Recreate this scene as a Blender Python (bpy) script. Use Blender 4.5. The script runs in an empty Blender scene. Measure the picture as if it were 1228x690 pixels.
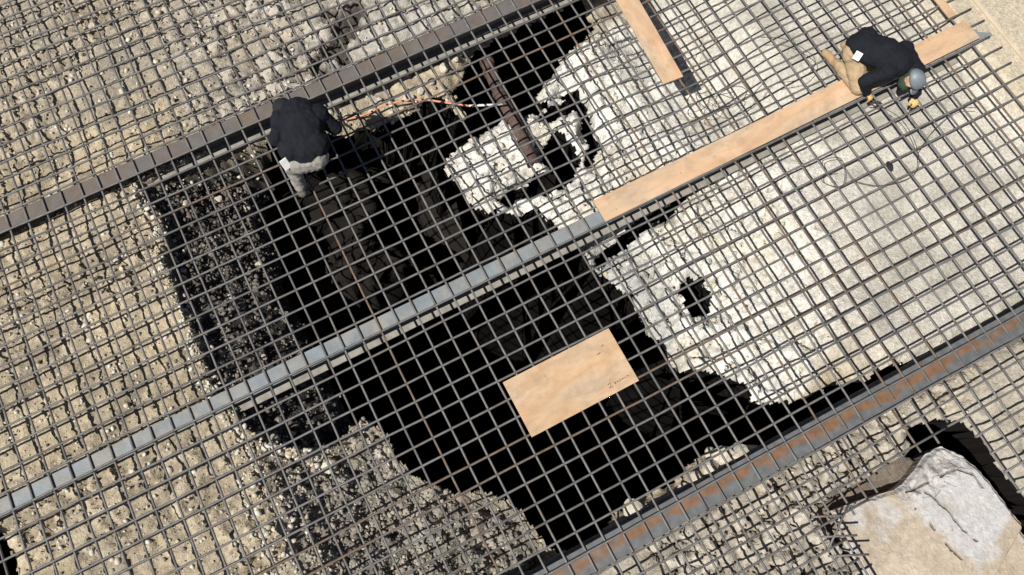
import bpy, bmesh, math, random
import numpy as np
from mathutils import Vector, Matrix, Quaternion

random.seed(7)
rng = np.random.default_rng(7)
scene = bpy.context.scene
C = scene.collection

# ------------------------------------------------------------------ camera
cam_data = bpy.data.cameras.new('camera')
cam = bpy.data.objects.new('camera', cam_data)
C.objects.link(cam)
scene.camera = cam
cam_data.sensor_width = 36.0
cam_data.lens = 36.0 * 1000.0 / 1228.0
cam_data.clip_start = 0.1
cam_data.clip_end = 500.0
right = Vector((0.88804, -0.45976, 0.0016))
down = Vector((-0.43442, -0.84023, -0.32449))
fwd = Vector((0.15054, 0.28746, -0.94589))
m = Matrix.Identity(4)
for i in range(3):
    m[i][0] = right[i]; m[i][1] = -down[i]; m[i][2] = -fwd[i]
m[0][3], m[1][3], m[2][3] = 3.8965, -4.6424, 8.0828
cam.matrix_world = m

# ------------------------------------------------------------------ light
SX, SY = 0.63, 0.18                      # shadow shift per metre of height
sun_dir = Vector((SX, SY, -1.0)).normalized()
world = bpy.data.worlds.new('World')
scene.world = world
world.use_nodes = True
wn = world.node_tree
bg = wn.nodes['Background']
sky = wn.nodes.new('ShaderNodeTexSky')
sky.sky_type = 'NISHITA'
sky.sun_disc = False
sky.air_density = 0.6
sky.dust_density = 0.5
sky.ozone_density = 0.5
sky.sun_elevation = math.asin(-sun_dir.z)
sky.sun_rotation = math.atan2(-sun_dir.x, -sun_dir.y)
wn.links.new(sky.outputs[0], bg.inputs[0])
bg.inputs[1].default_value = 0.05
sl = bpy.data.lights.new('sun', 'SUN')
sl.energy = 5.0
sl.angle = math.radians(0.5)
sl.color = (1.0, 0.965, 0.90)
sun = bpy.data.objects.new('sun', sl)
C.objects.link(sun)
sun.rotation_euler = sun_dir.to_track_quat('-Z', 'Y').to_euler()
sun.location = (-6, -3, 12)
scene.view_settings.view_transform = 'Standard'
scene.view_settings.look = 'None'
scene.view_settings.exposure = 0.3
scene.view_settings.gamma = 1.0
scene.view_settings.use_curve_mapping = False

# ------------------------------------------------------------------ materials
MATS = {}
def mat(name, col, rough=0.8, metal=0.0, spec=0.3, var=0.25, scale=8.0, bump=0.3, bscale=40.0, col2=None, mix=(0.45, 0.65), attr=None, stretch=None, bdist=0.01, detail=6.0, dirt_shade=0.0):
    mt = bpy.data.materials.new(name)
    mt.use_nodes = True
    nt = mt.node_tree
    b = nt.nodes['Principled BSDF']
    b.inputs['Roughness'].default_value = rough
    b.inputs['Metallic'].default_value = metal
    b.inputs['Specular IOR Level'].default_value = spec
    tc = nt.nodes.new('ShaderNodeTexCoord')
    src = tc.outputs['Object']
    if stretch:
        mp = nt.nodes.new('ShaderNodeMapping')
        mp.inputs['Scale'].default_value = stretch
        nt.links.new(src, mp.inputs['Vector'])
        src = mp.outputs['Vector']
    nz = nt.nodes.new('ShaderNodeTexNoise')
    nz.inputs['Scale'].default_value = scale
    nz.inputs['Detail'].default_value = detail
    nz.inputs['Roughness'].default_value = 0.65
    nt.links.new(src, nz.inputs['Vector'])
    mr = nt.nodes.new('ShaderNodeMapRange')
    mr.inputs['From Min'].default_value = 0.3
    mr.inputs['From Max'].default_value = 0.7
    mr.inputs['To Min'].default_value = 1.0 - var
    mr.inputs['To Max'].default_value = 1.0 + var
    nt.links.new(nz.outputs['Fac'], mr.inputs['Value'])
    base = None
    if attr:
        at = nt.nodes.new('ShaderNodeAttribute')
        at.attribute_name = attr
        base = at.outputs['Color']
    elif col2 is not None:
        n2 = nt.nodes.new('ShaderNodeTexNoise')
        n2.inputs['Scale'].default_value = scale * 0.45
        n2.inputs['Detail'].default_value = 5
        nt.links.new(src, n2.inputs['Vector'])
        r2 = nt.nodes.new('ShaderNodeMapRange')
        r2.inputs['From Min'].default_value = mix[0]
        r2.inputs['From Max'].default_value = mix[1]
        nt.links.new(n2.outputs['Fac'], r2.inputs['Value'])
        mc = nt.nodes.new('ShaderNodeMix')
        mc.data_type = 'RGBA'
        mc.inputs[6].default_value = (*col, 1)
        mc.inputs[7].default_value = (*col2, 1)
        nt.links.new(r2.outputs[0], mc.inputs[0])
        base = mc.outputs[2]
    vm = nt.nodes.new('ShaderNodeVectorMath')
    vm.operation = 'MULTIPLY'
    if base is not None:
        nt.links.new(base, vm.inputs[0])
    else:
        vm.inputs[0].default_value = col
    nt.links.new(mr.outputs[0], vm.inputs[1])
    out = vm.outputs[0]
    if dirt_shade:
        dn = nt.nodes.new('ShaderNodeTexNoise')
        dn.inputs['Scale'].default_value = 3.5
        dn.inputs['Detail'].default_value = 9
        dn.inputs['Roughness'].default_value = 0.72
        nt.links.new(tc.outputs['Object'], dn.inputs['Vector'])
        dm = nt.nodes.new('ShaderNodeMapRange')
        dm.inputs['From Min'].default_value = 0.50
        dm.inputs['From Max'].default_value = 0.72
        dm.inputs['To Min'].default_value = 0.0
        dm.inputs['To Max'].default_value = dirt_shade
        nt.links.new(dn.outputs['Fac'], dm.inputs['Value'])
        vo = nt.nodes.new('ShaderNodeTexVoronoi')
        vo.inputs['Scale'].default_value = 7.0
        nt.links.new(tc.outputs['Object'], vo.inputs['Vector'])
        vr = nt.nodes.new('ShaderNodeMapRange')
        vr.inputs['From Min'].default_value = 0.10
        vr.inputs['From Max'].default_value = 0.05
        vr.inputs['To Min'].default_value = 0.0
        vr.inputs['To Max'].default_value = 0.6
        nt.links.new(vo.outputs['Distance'], vr.inputs['Value'])
        mx = nt.nodes.new('ShaderNodeMath'); mx.operation = 'MAXIMUM'
        nt.links.new(dm.outputs[0], mx.inputs[0]); nt.links.new(vr.outputs[0], mx.inputs[1])
        mc2 = nt.nodes.new('ShaderNodeMix'); mc2.data_type = 'RGBA'
        nt.links.new(mx.outputs[0], mc2.inputs[0])
        nt.links.new(out, mc2.inputs[6])
        mc2.inputs[7].default_value = (0.24, 0.17, 0.11, 1)
        out = mc2.outputs[2]
    nt.links.new(out, b.inputs['Base Color'])
    if bump:
        bn = nt.nodes.new('ShaderNodeTexNoise')
        bn.inputs['Scale'].default_value = bscale
        bn.inputs['Detail'].default_value = 5
        nt.links.new(src, bn.inputs['Vector'])
        bp = nt.nodes.new('ShaderNodeBump')
        bp.inputs['Strength'].default_value = bump
        bp.inputs['Distance'].default_value = bdist
        nt.links.new(bn.outputs['Fac'], bp.inputs['Height'])
        nt.links.new(bp.outputs[0], b.inputs['Normal'])
    MATS[name] = mt
    return mt

mat('ground_mix', (0.4, 0.33, 0.23), rough=0.95, spec=0.15, var=0.30, scale=26, bump=0.9, bscale=55, attr='soil', bdist=0.02, detail=9)
mat('gravel_stone', (0.30, 0.268, 0.222), rough=0.95, spec=0.15, var=0.35, scale=9, bump=0.5, bscale=60, col2=(0.13, 0.12, 0.108))
mat('charcoal_stone', (0.16, 0.14, 0.118), rough=0.95, spec=0.15, var=0.4, scale=9, bump=0.5, bscale=60, col2=(0.06, 0.05, 0.042))
mat('pale_stone', (0.55, 0.52, 0.45), rough=0.95, spec=0.15, var=0.2, scale=12, bump=0.6, bscale=40, col2=(0.46, 0.38, 0.26))
mat('rebar_steel', (0.15, 0.146, 0.142), rough=0.6, metal=0.1, spec=0.4, var=0.25, scale=14, bump=0.4, bscale=120, col2=(0.12, 0.098, 0.08), mix=(0.45, 0.75), bdist=0.003)
mat('rebar_rusty', (0.15, 0.105, 0.075), rough=0.75, metal=0.05, spec=0.3, var=0.3, scale=16, bump=0.4, bscale=120, col2=(0.13, 0.12, 0.115), mix=(0.45, 0.7), bdist=0.003)
mat('rebar_dull', (0.105, 0.10, 0.097), rough=0.7, metal=0.05, spec=0.3, var=0.3, scale=9, bump=0.4, bscale=120, col2=(0.15, 0.14, 0.13), mix=(0.45, 0.7), bdist=0.003)
mat('wire_steel', (0.06, 0.055, 0.05), rough=0.6, metal=0.2, var=0.2, bump=0)
mat('beam_grey', (0.115, 0.108, 0.103), rough=0.6, metal=0.0, spec=0.4, var=0.18, scale=7, bump=0.15, bscale=60, col2=(0.135, 0.095, 0.068), mix=(0.4, 0.75))
mat('beam_blue', (0.185, 0.21, 0.23), rough=0.45, metal=0.0, spec=0.5, var=0.2, scale=7, bump=0.2, bscale=50, col2=(0.235, 0.215, 0.18), mix=(0.42, 0.72))
mat('beam_dusty', (0.25, 0.235, 0.205), rough=0.85, spec=0.2, var=0.25, scale=9, bump=0.3, bscale=50)
mat('plywood', (0.50, 0.325, 0.19), rough=0.8, spec=0.2, var=0.2, scale=3.0, bump=0.15, bscale=20, stretch=(1.0, 3.0, 3.0), col2=(0.44, 0.33, 0.225), mix=(0.4, 0.65), dirt_shade=0.6)
mat('plywood_long', (0.53, 0.345, 0.21), rough=0.8, spec=0.2, var=0.18, scale=2.6, bump=0.15, bscale=20, stretch=(1.0, 4.0, 4.0), col2=(0.47, 0.35, 0.24), mix=(0.4, 0.65), dirt_shade=0.6)
mat('ink', (0.03, 0.025, 0.02), bump=0, var=0.1)
mat('slab_concrete', (0.4, 0.35, 0.26), rough=0.9, spec=0.2, var=0.2, scale=16, bump=0.7, bscale=38, attr='soil', bdist=0.015, detail=9, dirt_shade=0.45)
mat('rusty_pipe', (0.10, 0.066, 0.055), rough=0.85, spec=0.2, var=0.3, scale=14, bump=0.6, bscale=30, col2=(0.07, 0.05, 0.045))
mat('hose_orange', (0.60, 0.25, 0.14), rough=0.5, bump=0, var=0.1)
mat('hose_white', (0.6, 0.6, 0.58), rough=0.5, bump=0, var=0.1)
mat('jacket_navy', (0.011, 0.0125, 0.017), rough=0.9, spec=0.15, var=0.25, scale=10, bump=0.5, bscale=18, bdist=0.02)
mat('trouser_grey', (0.27, 0.255, 0.225), rough=0.9, spec=0.15, var=0.2, scale=10, bump=0.5, bscale=18, bdist=0.02)
mat('trouser_khaki', (0.36, 0.265, 0.165), rough=0.9, spec=0.15, var=0.2, scale=10, bump=0.5, bscale=18, bdist=0.02)
mat('boot_tan', (0.33, 0.22, 0.12), rough=0.8, var=0.2, bump=0.3)
mat('boot_dark', (0.10, 0.085, 0.07), rough=0.8, var=0.2, bump=0.3)
mat('skin', (0.42, 0.25, 0.17), rough=0.6, var=0.08, bump=0)
mat('glove_tan', (0.62, 0.42, 0.16), rough=0.85, var=0.15, bump=0.3)
mat('scarf_green', (0.035, 0.05, 0.03), rough=0.95, var=0.3, bump=0.5)
mat('helmet_grey', (0.15, 0.175, 0.20), rough=0.5, spec=0.5, var=0.05, bump=0)
mat('cap_dark', (0.014, 0.015, 0.016), rough=0.9, var=0.2, bump=0.3)
mat('white_tag', (0.78, 0.77, 0.74), rough=0.7, var=0.05, bump=0)
mat('rubber_black', (0.015, 0.015, 0.015), rough=0.7, var=0.2, bump=0.3)
mat('timber_strip', (0.50, 0.42, 0.31), rough=0.85, var=0.15, scale=6, bump=0.2)

def rust_beam():
    mt = bpy.data.materials.new('beam_rust')
    mt.use_nodes = True
    nt = mt.node_tree
    b = nt.nodes['Principled BSDF']
    b.inputs['Roughness'].default_value = 0.6
    tc = nt.nodes.new('ShaderNodeTexCoord')
    sp = nt.nodes.new('ShaderNodeSeparateXYZ')
    nt.links.new(tc.outputs['Object'], sp.inputs[0])
    mp = nt.nodes.new('ShaderNodeMapping')
    mp.inputs['Scale'].default_value = (0.55, 1.6, 1.6)
    nt.links.new(tc.outputs['Object'], mp.inputs[0])
    nz = nt.nodes.new('ShaderNodeTexNoise')
    nz.inputs['Scale'].default_value = 7
    nz.inputs['Detail'].default_value = 8
    nz.inputs['Roughness'].default_value = 0.7
    nt.links.new(mp.outputs[0], nz.inputs['Vector'])
    # rust runs along the middle of the flange, edges ragged
    ab = nt.nodes.new('ShaderNodeMath'); ab.operation = 'SUBTRACT'; ab.inputs[1].default_value = 0.02
    nt.links.new(sp.outputs['Y'], ab.inputs[0])
    a2 = nt.nodes.new('ShaderNodeMath'); a2.operation = 'ABSOLUTE'
    nt.links.new(ab.outputs[0], a2.inputs[0])
    ad = nt.nodes.new('ShaderNodeMath'); ad.operation = 'MULTIPLY_ADD'
    ad.inputs[1].default_value = 0.42; ad.inputs[2].default_value = -0.215
    nt.links.new(nz.outputs['Fac'], ad.inputs[0])
    s2 = nt.nodes.new('ShaderNodeMath'); s2.operation = 'SUBTRACT'
    nt.links.new(a2.outputs[0], s2.inputs[0]); nt.links.new(ad.outputs[0], s2.inputs[1])
    mr = nt.nodes.new('ShaderNodeMapRange')
    mr.inputs['From Min'].default_value = 0.055; mr.inputs['From Max'].default_value = 0.03
    nt.links.new(s2.outputs[0], mr.inputs['Value'])
    mc = nt.nodes.new('ShaderNodeMix'); mc.data_type = 'RGBA'
    mc.inputs[6].default_value = (0.105, 0.11, 0.112, 1)
    mc.inputs[7].default_value = (0.17, 0.088, 0.046, 1)
    nt.links.new(mr.outputs[0], mc.inputs[0])
    n3 = nt.nodes.new('ShaderNodeTexNoise'); n3.inputs['Scale'].default_value = 12; n3.inputs['Detail'].default_value = 8
    nt.links.new(tc.outputs['Object'], n3.inputs['Vector'])
    m3 = nt.nodes.new('ShaderNodeMapRange')
    m3.inputs['From Min'].default_value = 0.3; m3.inputs['From Max'].default_value = 0.7
    m3.inputs['To Min'].default_value = 0.72; m3.inputs['To Max'].default_value = 1.2
    nt.links.new(n3.outputs['Fac'], m3.inputs['Value'])
    vm = nt.nodes.new('ShaderNodeVectorMath'); vm.operation = 'MULTIPLY'
    nt.links.new(mc.outputs[2], vm.inputs[0]); nt.links.new(m3.outputs[0], vm.inputs[1])
    nt.links.new(vm.outputs[0], b.inputs['Base Color'])
    MATS['beam_rust'] = mt
rust_beam()

# ------------------------------------------------------------------ helpers
def tag(o, label=None, cat=None, group=None, kind=None):
    if label: o['label'] = label
    if cat: o['category'] = cat
    if group: o['group'] = group
    if kind: o['kind'] = kind
    return o

def link(name, me, material=None, parent=None):
    o = bpy.data.objects.new(name, me)
    C.objects.link(o)
    if material and me is not None:
        me.materials.append(MATS[material])
    if parent is not None:
        o.parent = parent
    return o

def empty(name, loc=(0, 0, 0)):
    o = bpy.data.objects.new(name, None)
    o.location = loc
    o.empty_display_size = 0.1
    C.objects.link(o)
    return o

def from_bm(name, bm, material, parent=None, smooth=False):
    bmesh.ops.recalc_face_normals(bm, faces=bm.faces)
    me = bpy.data.meshes.new(name)
    bm.to_mesh(me); bm.free()
    if smooth:
        for p in me.polygons: p.use_smooth = True
    return link(name, me, material, parent)

def add_box(bm, cx, cy, cz, sx, sy, sz, rot=None, bevel=0.0):
    r = bmesh.ops.create_cube(bm, size=1.0)
    vs = r['verts']
    for v in vs:
        co = Vector((v.co.x * sx, v.co.y * sy, v.co.z * sz))
        if rot is not None: co = rot @ co
        v.co = co + Vector((cx, cy, cz))
    if bevel:
        es = list({e for v in vs for e in v.link_edges})
        bmesh.ops.bevel(bm, geom=es, offset=bevel, segments=1, affect='EDGES')

def tube_data(pts, r, sides=8, radii=None):
    """verts / faces of a tube swept along pts"""
    pts = [Vector(p) for p in pts]
    vs, fs = [], []
    n = len(pts)
    prev = None
    for i, p in enumerate(pts):
        t = (pts[min(i + 1, n - 1)] - pts[max(i - 1, 0)]).normalized()
        if prev is None:
            up = Vector((0, 0, 1)) if abs(t.z) < 0.9 else Vector((1, 0, 0))
            a = t.cross(up).normalized()
        else:
            a = (prev - t * prev.dot(t)).normalized()
        prev = a
        b = t.cross(a)
        rr = radii[i] if radii else r
        for s in range(sides):
            an = 2 * math.pi * s / sides
            vs.append(p + a * (rr * math.cos(an)) + b * (rr * math.sin(an)))
    for i in range(n - 1):
        for s in range(sides):
            s2 = (s + 1) % sides
            fs.append((i * sides + s, i * sides + s2, (i + 1) * sides + s2, (i + 1) * sides + s))
    fs.append(tuple(range(sides - 1, -1, -1)))
    fs.append(tuple((n - 1) * sides + s for s in range(sides)))
    return vs, fs

def tube(name, pts, r, material, parent=None, sides=8, radii=None, smooth=True):
    vs, fs = tube_data(pts, r, sides, radii)
    me = bpy.data.meshes.new(name)
    me.from_pydata([tuple(v) for v in vs], [], fs)
    if smooth:
        for p in me.polygons: p.use_smooth = len(p.vertices) == 4
    return link(name, me, material, parent)

def smooth_path(ctrl, per=8):
    out = []
    P = [Vector(p) for p in ctrl]
    P = [P[0] * 2 - P[1]] + P + [P[-1] * 2 - P[-2]]
    for i in range(1, len(P) - 2):
        for s in range(per):
            t = s / per
            a, b, c, d = P[i - 1], P[i], P[i + 1], P[i + 2]
            out.append(0.5 * ((2 * b) + (c - a) * t + (2 * a - 5 * b + 4 * c - d) * t * t + (3 * b - a - 3 * c + d) * t ** 3))
    out.append(P[-2])
    return out

# value noise on numpy arrays
def _hash(ix, iy, seed):
    h = (ix.astype(np.int64) * 374761393 + iy.astype(np.int64) * 668265263 + seed * 974634777) & 0xFFFFFFFF
    h = ((h ^ (h >> 13)) * 1274126177) & 0xFFFFFFFF
    h = h ^ (h >> 16)
    return (h & 0xFFFFFF) / float(0xFFFFFF)

def vnoise(x, y, s, seed=0):
    x = x * s; y = y * s
    ix = np.floor(x); iy = np.floor(y)
    fx = x - ix; fy = y - iy
    fx = fx * fx * (3 - 2 * fx); fy = fy * fy * (3 - 2 * fy)
    a = _hash(ix, iy, seed); b = _hash(ix + 1, iy, seed)
    c = _hash(ix, iy + 1, seed); d = _hash(ix + 1, iy + 1, seed)
    return (a * (1 - fx) + b * fx) * (1 - fy) + (c * (1 - fx) + d * fx) * fy

def fbm(x, y, s, octv=4, seed=0, gain=0.55):
    r = 0; amp = 1; tot = 0
    for o in range(octv):
        r = r + amp * (vnoise(x + 13.7 * o, y - 7.1 * o, s * 2 ** o, seed + o) - 0.5)
        tot += amp; amp *= gain
    return r / tot * 2      # about -1..1

def worley(x, y, s, seed=0):
    """distance to nearest and second feature point, and a cell id in 0..1"""
    x = x * s; y = y * s
    ix = np.floor(x); iy = np.floor(y)
    f1 = np.full(x.shape, 9.0); f2 = np.full(x.shape, 9.0); cid = np.zeros(x.shape)
    for dx in (-1, 0, 1):
        for dy in (-1, 0, 1):
            jx = ix + dx; jy = iy + dy
            px = jx + _hash(jx, jy, seed); py = jy + _hash(jx, jy, seed + 91)
            d = np.hypot(px - x, py - y)
            c = _hash(jx, jy, seed + 37)
            n = d < f1
            f2 = np.where(n, f1, np.minimum(f2, d))
            cid = np.where(n, c, cid)
            f1 = np.where(n, d, f1)
    return f1, f2, cid

def sdist(poly, x, y):
    """signed distance to polygon, negative inside"""
    P = np.array(poly, float); n = len(P)
    d2 = np.full(x.shape, 1e9); inside = np.zeros(x.shape, bool)
    for i in range(n):
        a = P[i]; b = P[(i + 1) % n]
        ex, ey = b - a
        t = np.clip(((x - a[0]) * ex + (y - a[1]) * ey) / (ex * ex + ey * ey), 0, 1)
        d2 = np.minimum(d2, (x - a[0] - t * ex) ** 2 + (y - a[1] - t * ey) ** 2)
        c = (a[1] > y) != (b[1] > y)
        with np.errstate(divide='ignore', invalid='ignore'):
            xx = a[0] + (y - a[1]) / (b[1] - a[1] if b[1] != a[1] else 1e-9) * ex
        inside ^= c & (x < xx)
    d = np.sqrt(d2)
    return np.where(inside, -d, d)

def sst(a, b, v):
    t = np.clip((v - a) / (b - a), 0, 1)
    return t * t * (3 - 2 * t)

# ------------------------------------------------------------------ plan of the site (metres; x along the beams, y across)
PIT = [(3.3, 0.72), (3.74, 0.78), (4.31, 0.50), (4.86, 0.44), (5.35, 0.42), (5.53, 0.50), (5.60, 0.42), (5.66, 0.16), (5.75, 0.08), (5.80, 0.2), (5.76, 0.45), (5.84, 0.52), (5.95, 0.66), (6.12, 0.80), (6.66, 0.95), (7.16, 1.05), (7.89, 1.09), (7.81, 0.68), (7.44, 0.49), (7.0, 0.28), (6.65, 0.09), (6.71, -0.12), (6.45, -0.12), (6.11, -0.06), (5.67, -0.11), (5.31, -0.22), (5.24, -0.44), (5.29, -0.71), (5.42, -0.99), (5.57, -1.16), (5.72, -1.3), (5.97, -1.29), (6.06, -1.59), (6.17, -1.82), (6.21, -2.03), (6.26, -2.26), (6.34, -2.49), (6.45, -2.7), (6.41, -2.87), (6.37, -3.04), (6.48, -3.29), (6.43, -3.47), (6.45, -3.7), (6.68, -3.8), (6.78, -3.93), (6.88, -4.14), (6.84, -4.32), (7.06, -4.44), (7.37, -4.52), (7.75, -4.56), (8.17, -4.64), (8.53, -4.71), (9.01, -4.77), (9.59, -4.8), (10.2, -4.78), (10.08, -4.95), (9.42, -4.94), (8.38, -4.92), (7.38, -4.89), (6.71, -4.87), (6.64, -4.66), (6.32, -4.48), (6.0, -4.52), (5.72, -4.64), (5.36, -4.58), (5.10, -4.60), (4.64, -4.74), (4.4, -4.66), (4.35, -4.43), (4.3, -4.13), (4.15, -3.92), (3.99, -3.76), (3.78, -3.7), (3.6, -3.47), (3.44, -3.31), (3.38, -3.07), (3.39, -2.84), (3.23, -2.59), (3.05, -2.36), (3.05, -1.86), (3.02, -1.28), (3.0, -0.66), (3.1, -0.0), (3.15, 0.5)]
LEDGE = [(2.17, 0.83), (2.56, 0.88), (2.91, 0.85), (3.39, 0.81), (3.82, 0.74), (4.25, 0.54), (3.28, -0.02), (3.15, -1.07), (3.18, -1.92), (3.26, -2.62), (3.05, -2.65), (2.83, -2.69), (2.5, -2.62), (2.28, -2.45), (2.18, -2.25), (2.05, -1.72), (2.06, -1.32), (2.03, -0.95), (2.09, -0.51), (2.12, -0.1), (2.16, 0.41)]
HEAP = [(2.16, -2.5), (2.4, -2.62), (2.85, -2.63), (3.24, -2.62), (3.41, -2.87), (3.41, -3.13), (3.6, -3.48), (3.98, -3.79), (4.32, -4.12), (4.37, -4.46), (4.4, -4.69), (3.98, -4.97), (1.9, -4.3), (2.12, -3.37), (2.16, -2.9)]
WHITE = [(6.63, 0.06), (6.98, 0.25), (7.52, 0.44), (8.36, 0.69), (9.0, 0.36), (8.91, -0.55), (8.81, -1.27), (8.94, -1.95), (8.88, -2.64), (8.68, -3.33), (8.06, -4.08), (7.34, -4.51), (6.71, -4.38), (6.4, -3.73), (6.39, -2.9), (6.22, -2.28), (5.81, -1.51), (5.28, -0.89), (5.22, -0.27), (6.04, -0.03)]
WHITE2 = [(4.74, 1.83), (5.43, 2.15), (6.52, 1.59), (6.72, 1.08), (5.79, 1.02), (5.09, 0.68), (4.74, 0.61), (4.86, 1.12)]
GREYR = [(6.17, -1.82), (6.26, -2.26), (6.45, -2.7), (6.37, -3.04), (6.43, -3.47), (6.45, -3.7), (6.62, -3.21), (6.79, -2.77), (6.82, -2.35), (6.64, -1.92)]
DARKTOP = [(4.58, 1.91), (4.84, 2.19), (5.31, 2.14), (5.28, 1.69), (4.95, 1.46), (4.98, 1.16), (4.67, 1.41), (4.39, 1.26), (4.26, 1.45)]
HOLES = [
    [(6.94, -2.81), (7.17, -2.85), (7.07, -3.11), (7.07, -3.25), (6.89, -3.2), (6.86, -3.02)],
    [(6.42, -0.6), (6.62, -0.54), (6.75, -0.77), (6.73, -1.0), (6.54, -1.11), (6.36, -0.95), (6.34, -0.8)],
    [(6.93, -0.06), (7.11, -0.1), (7.15, -0.35), (7.11, -0.63), (7.07, -0.81), (6.98, -0.94), (6.82, -1.09), (6.78, -1.05), (6.93, -0.86), (7.0, -0.67), (7.04, -0.4), (7.03, -0.21)],
    [(5.66, -0.97), (6.13, -0.9), (6.38, -1.0), (6.57, -1.12), (6.39, -1.21), (6.15, -1.16), (5.9, -1.09), (5.68, -1.07)],
    [(6.75, -0.14), (7.15, -0.23), (7.0, -0.3), (6.73, -0.26), (6.55, -0.22)],
    [(8.02, -5.5), (8.16, -5.28), (8.40, -5.32), (8.59, -5.47), (8.63, -5.8), (8.66, -6.4), (8.78, -7.1), (8.3, -7.9), (8.2, -7.6), (8.5, -6.95), (8.44, -6.53), (8.42, -6.1), (8.36, -5.82), (8.25, -5.62), (8.1, -5.58)],
    [(6.35, -2.09), (6.58, -2.04), (6.83, -1.96), (7.14, -1.93), (7.47, -1.9), (7.62, -1.91), (7.45, -1.98), (7.18, -2.02), (6.89, -2.06), (6.6, -2.12), (6.35, -2.19)],  # strip below the beam: part real gap, part its shadow cut as a hole
    [(-0.5, -2.02), (-0.25, -2.08), (-0.24, -2.33), (-0.28, -2.58), (-0.7, -2.45)],
]
CUT = [(6.95, -5.63), (7.6, -5.53), (8.12, -5.46), (8.25, -5.38), (8.38, -5.43), (8.46, -5.7), (8.52, -6.24), (8.66, -6.78), (8.05, -7.68), (6.81, -7.03), (6.84, -6.16), (6.82, -5.74)]
DIG = [(6.83, -5.45), (7.44, -5.46), (8.13, -5.45), (8.35, -5.32), (8.56, -5.48), (8.58, -5.8), (8.62, -6.41), (8.73, -7.16), (8.21, -7.79), (6.78, -7.05), (6.83, -6.18), (6.78, -5.72)]
CP = np.array([(1.75, 3.05, -0.32), (2.98, 2.42, -0.32), (1.0, 1.9, -0.30), (0.85, 0.13, -0.15), (1.64, -0.28, -0.15), (1.9, 0.5, -0.16), (1.2, -1.2, -0.15), (1.9, -1.6, -0.15), (0.07, -2.33, -0.2), (1.57, -2.67, -0.2), (1.0, -3.3, -0.22), (4.2, 2.07, -0.35), (5.27, 1.56, -0.4), (7.29, 0.03, -0.6), (5.83, -0.65, -0.55), (6.91, -1.83, -0.5), (8.48, 0.13, -1.0), (8.55, -0.7, -0.9), (9.42, -1.05, -0.3), (10.46, -1.22, -0.26), (9.77, -2.95, -0.27), (8.81, -3.54, -0.27), (8.36, -2.7, -0.25), (7.64, -2.23, -0.45), (6.89, -3.46, -0.5), (7.45, -4.11, -0.3), (8.29, -4.29, -0.15), (9.79, -4.38, -0.25), (8.85, -5.36, -0.22), (10.6, -3.3, -0.26), (7.18, -5.22, -0.25), (6.21, -5.25, -0.3), (4.69, -4.98, -0.35), (6.78, -5.81, -0.25), (5.21, 0.72, -0.45), (8.55, -6.3, -0.2)])
X0, X1, Y0, Y1, STEP = -2.6, 14.6, -9.2, 6.4, 0.0275
EDGE_Z = -0.3

def base_height(x, y):
    num = np.zeros(x.shape); den = np.zeros(x.shape)
    for cx, cy, cz in CP:
        w = 1.0 / ((x - cx) ** 2 + (y - cy) ** 2 + 0.12) ** 1.6
        num += w * cz; den += w
    return num / den

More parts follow.
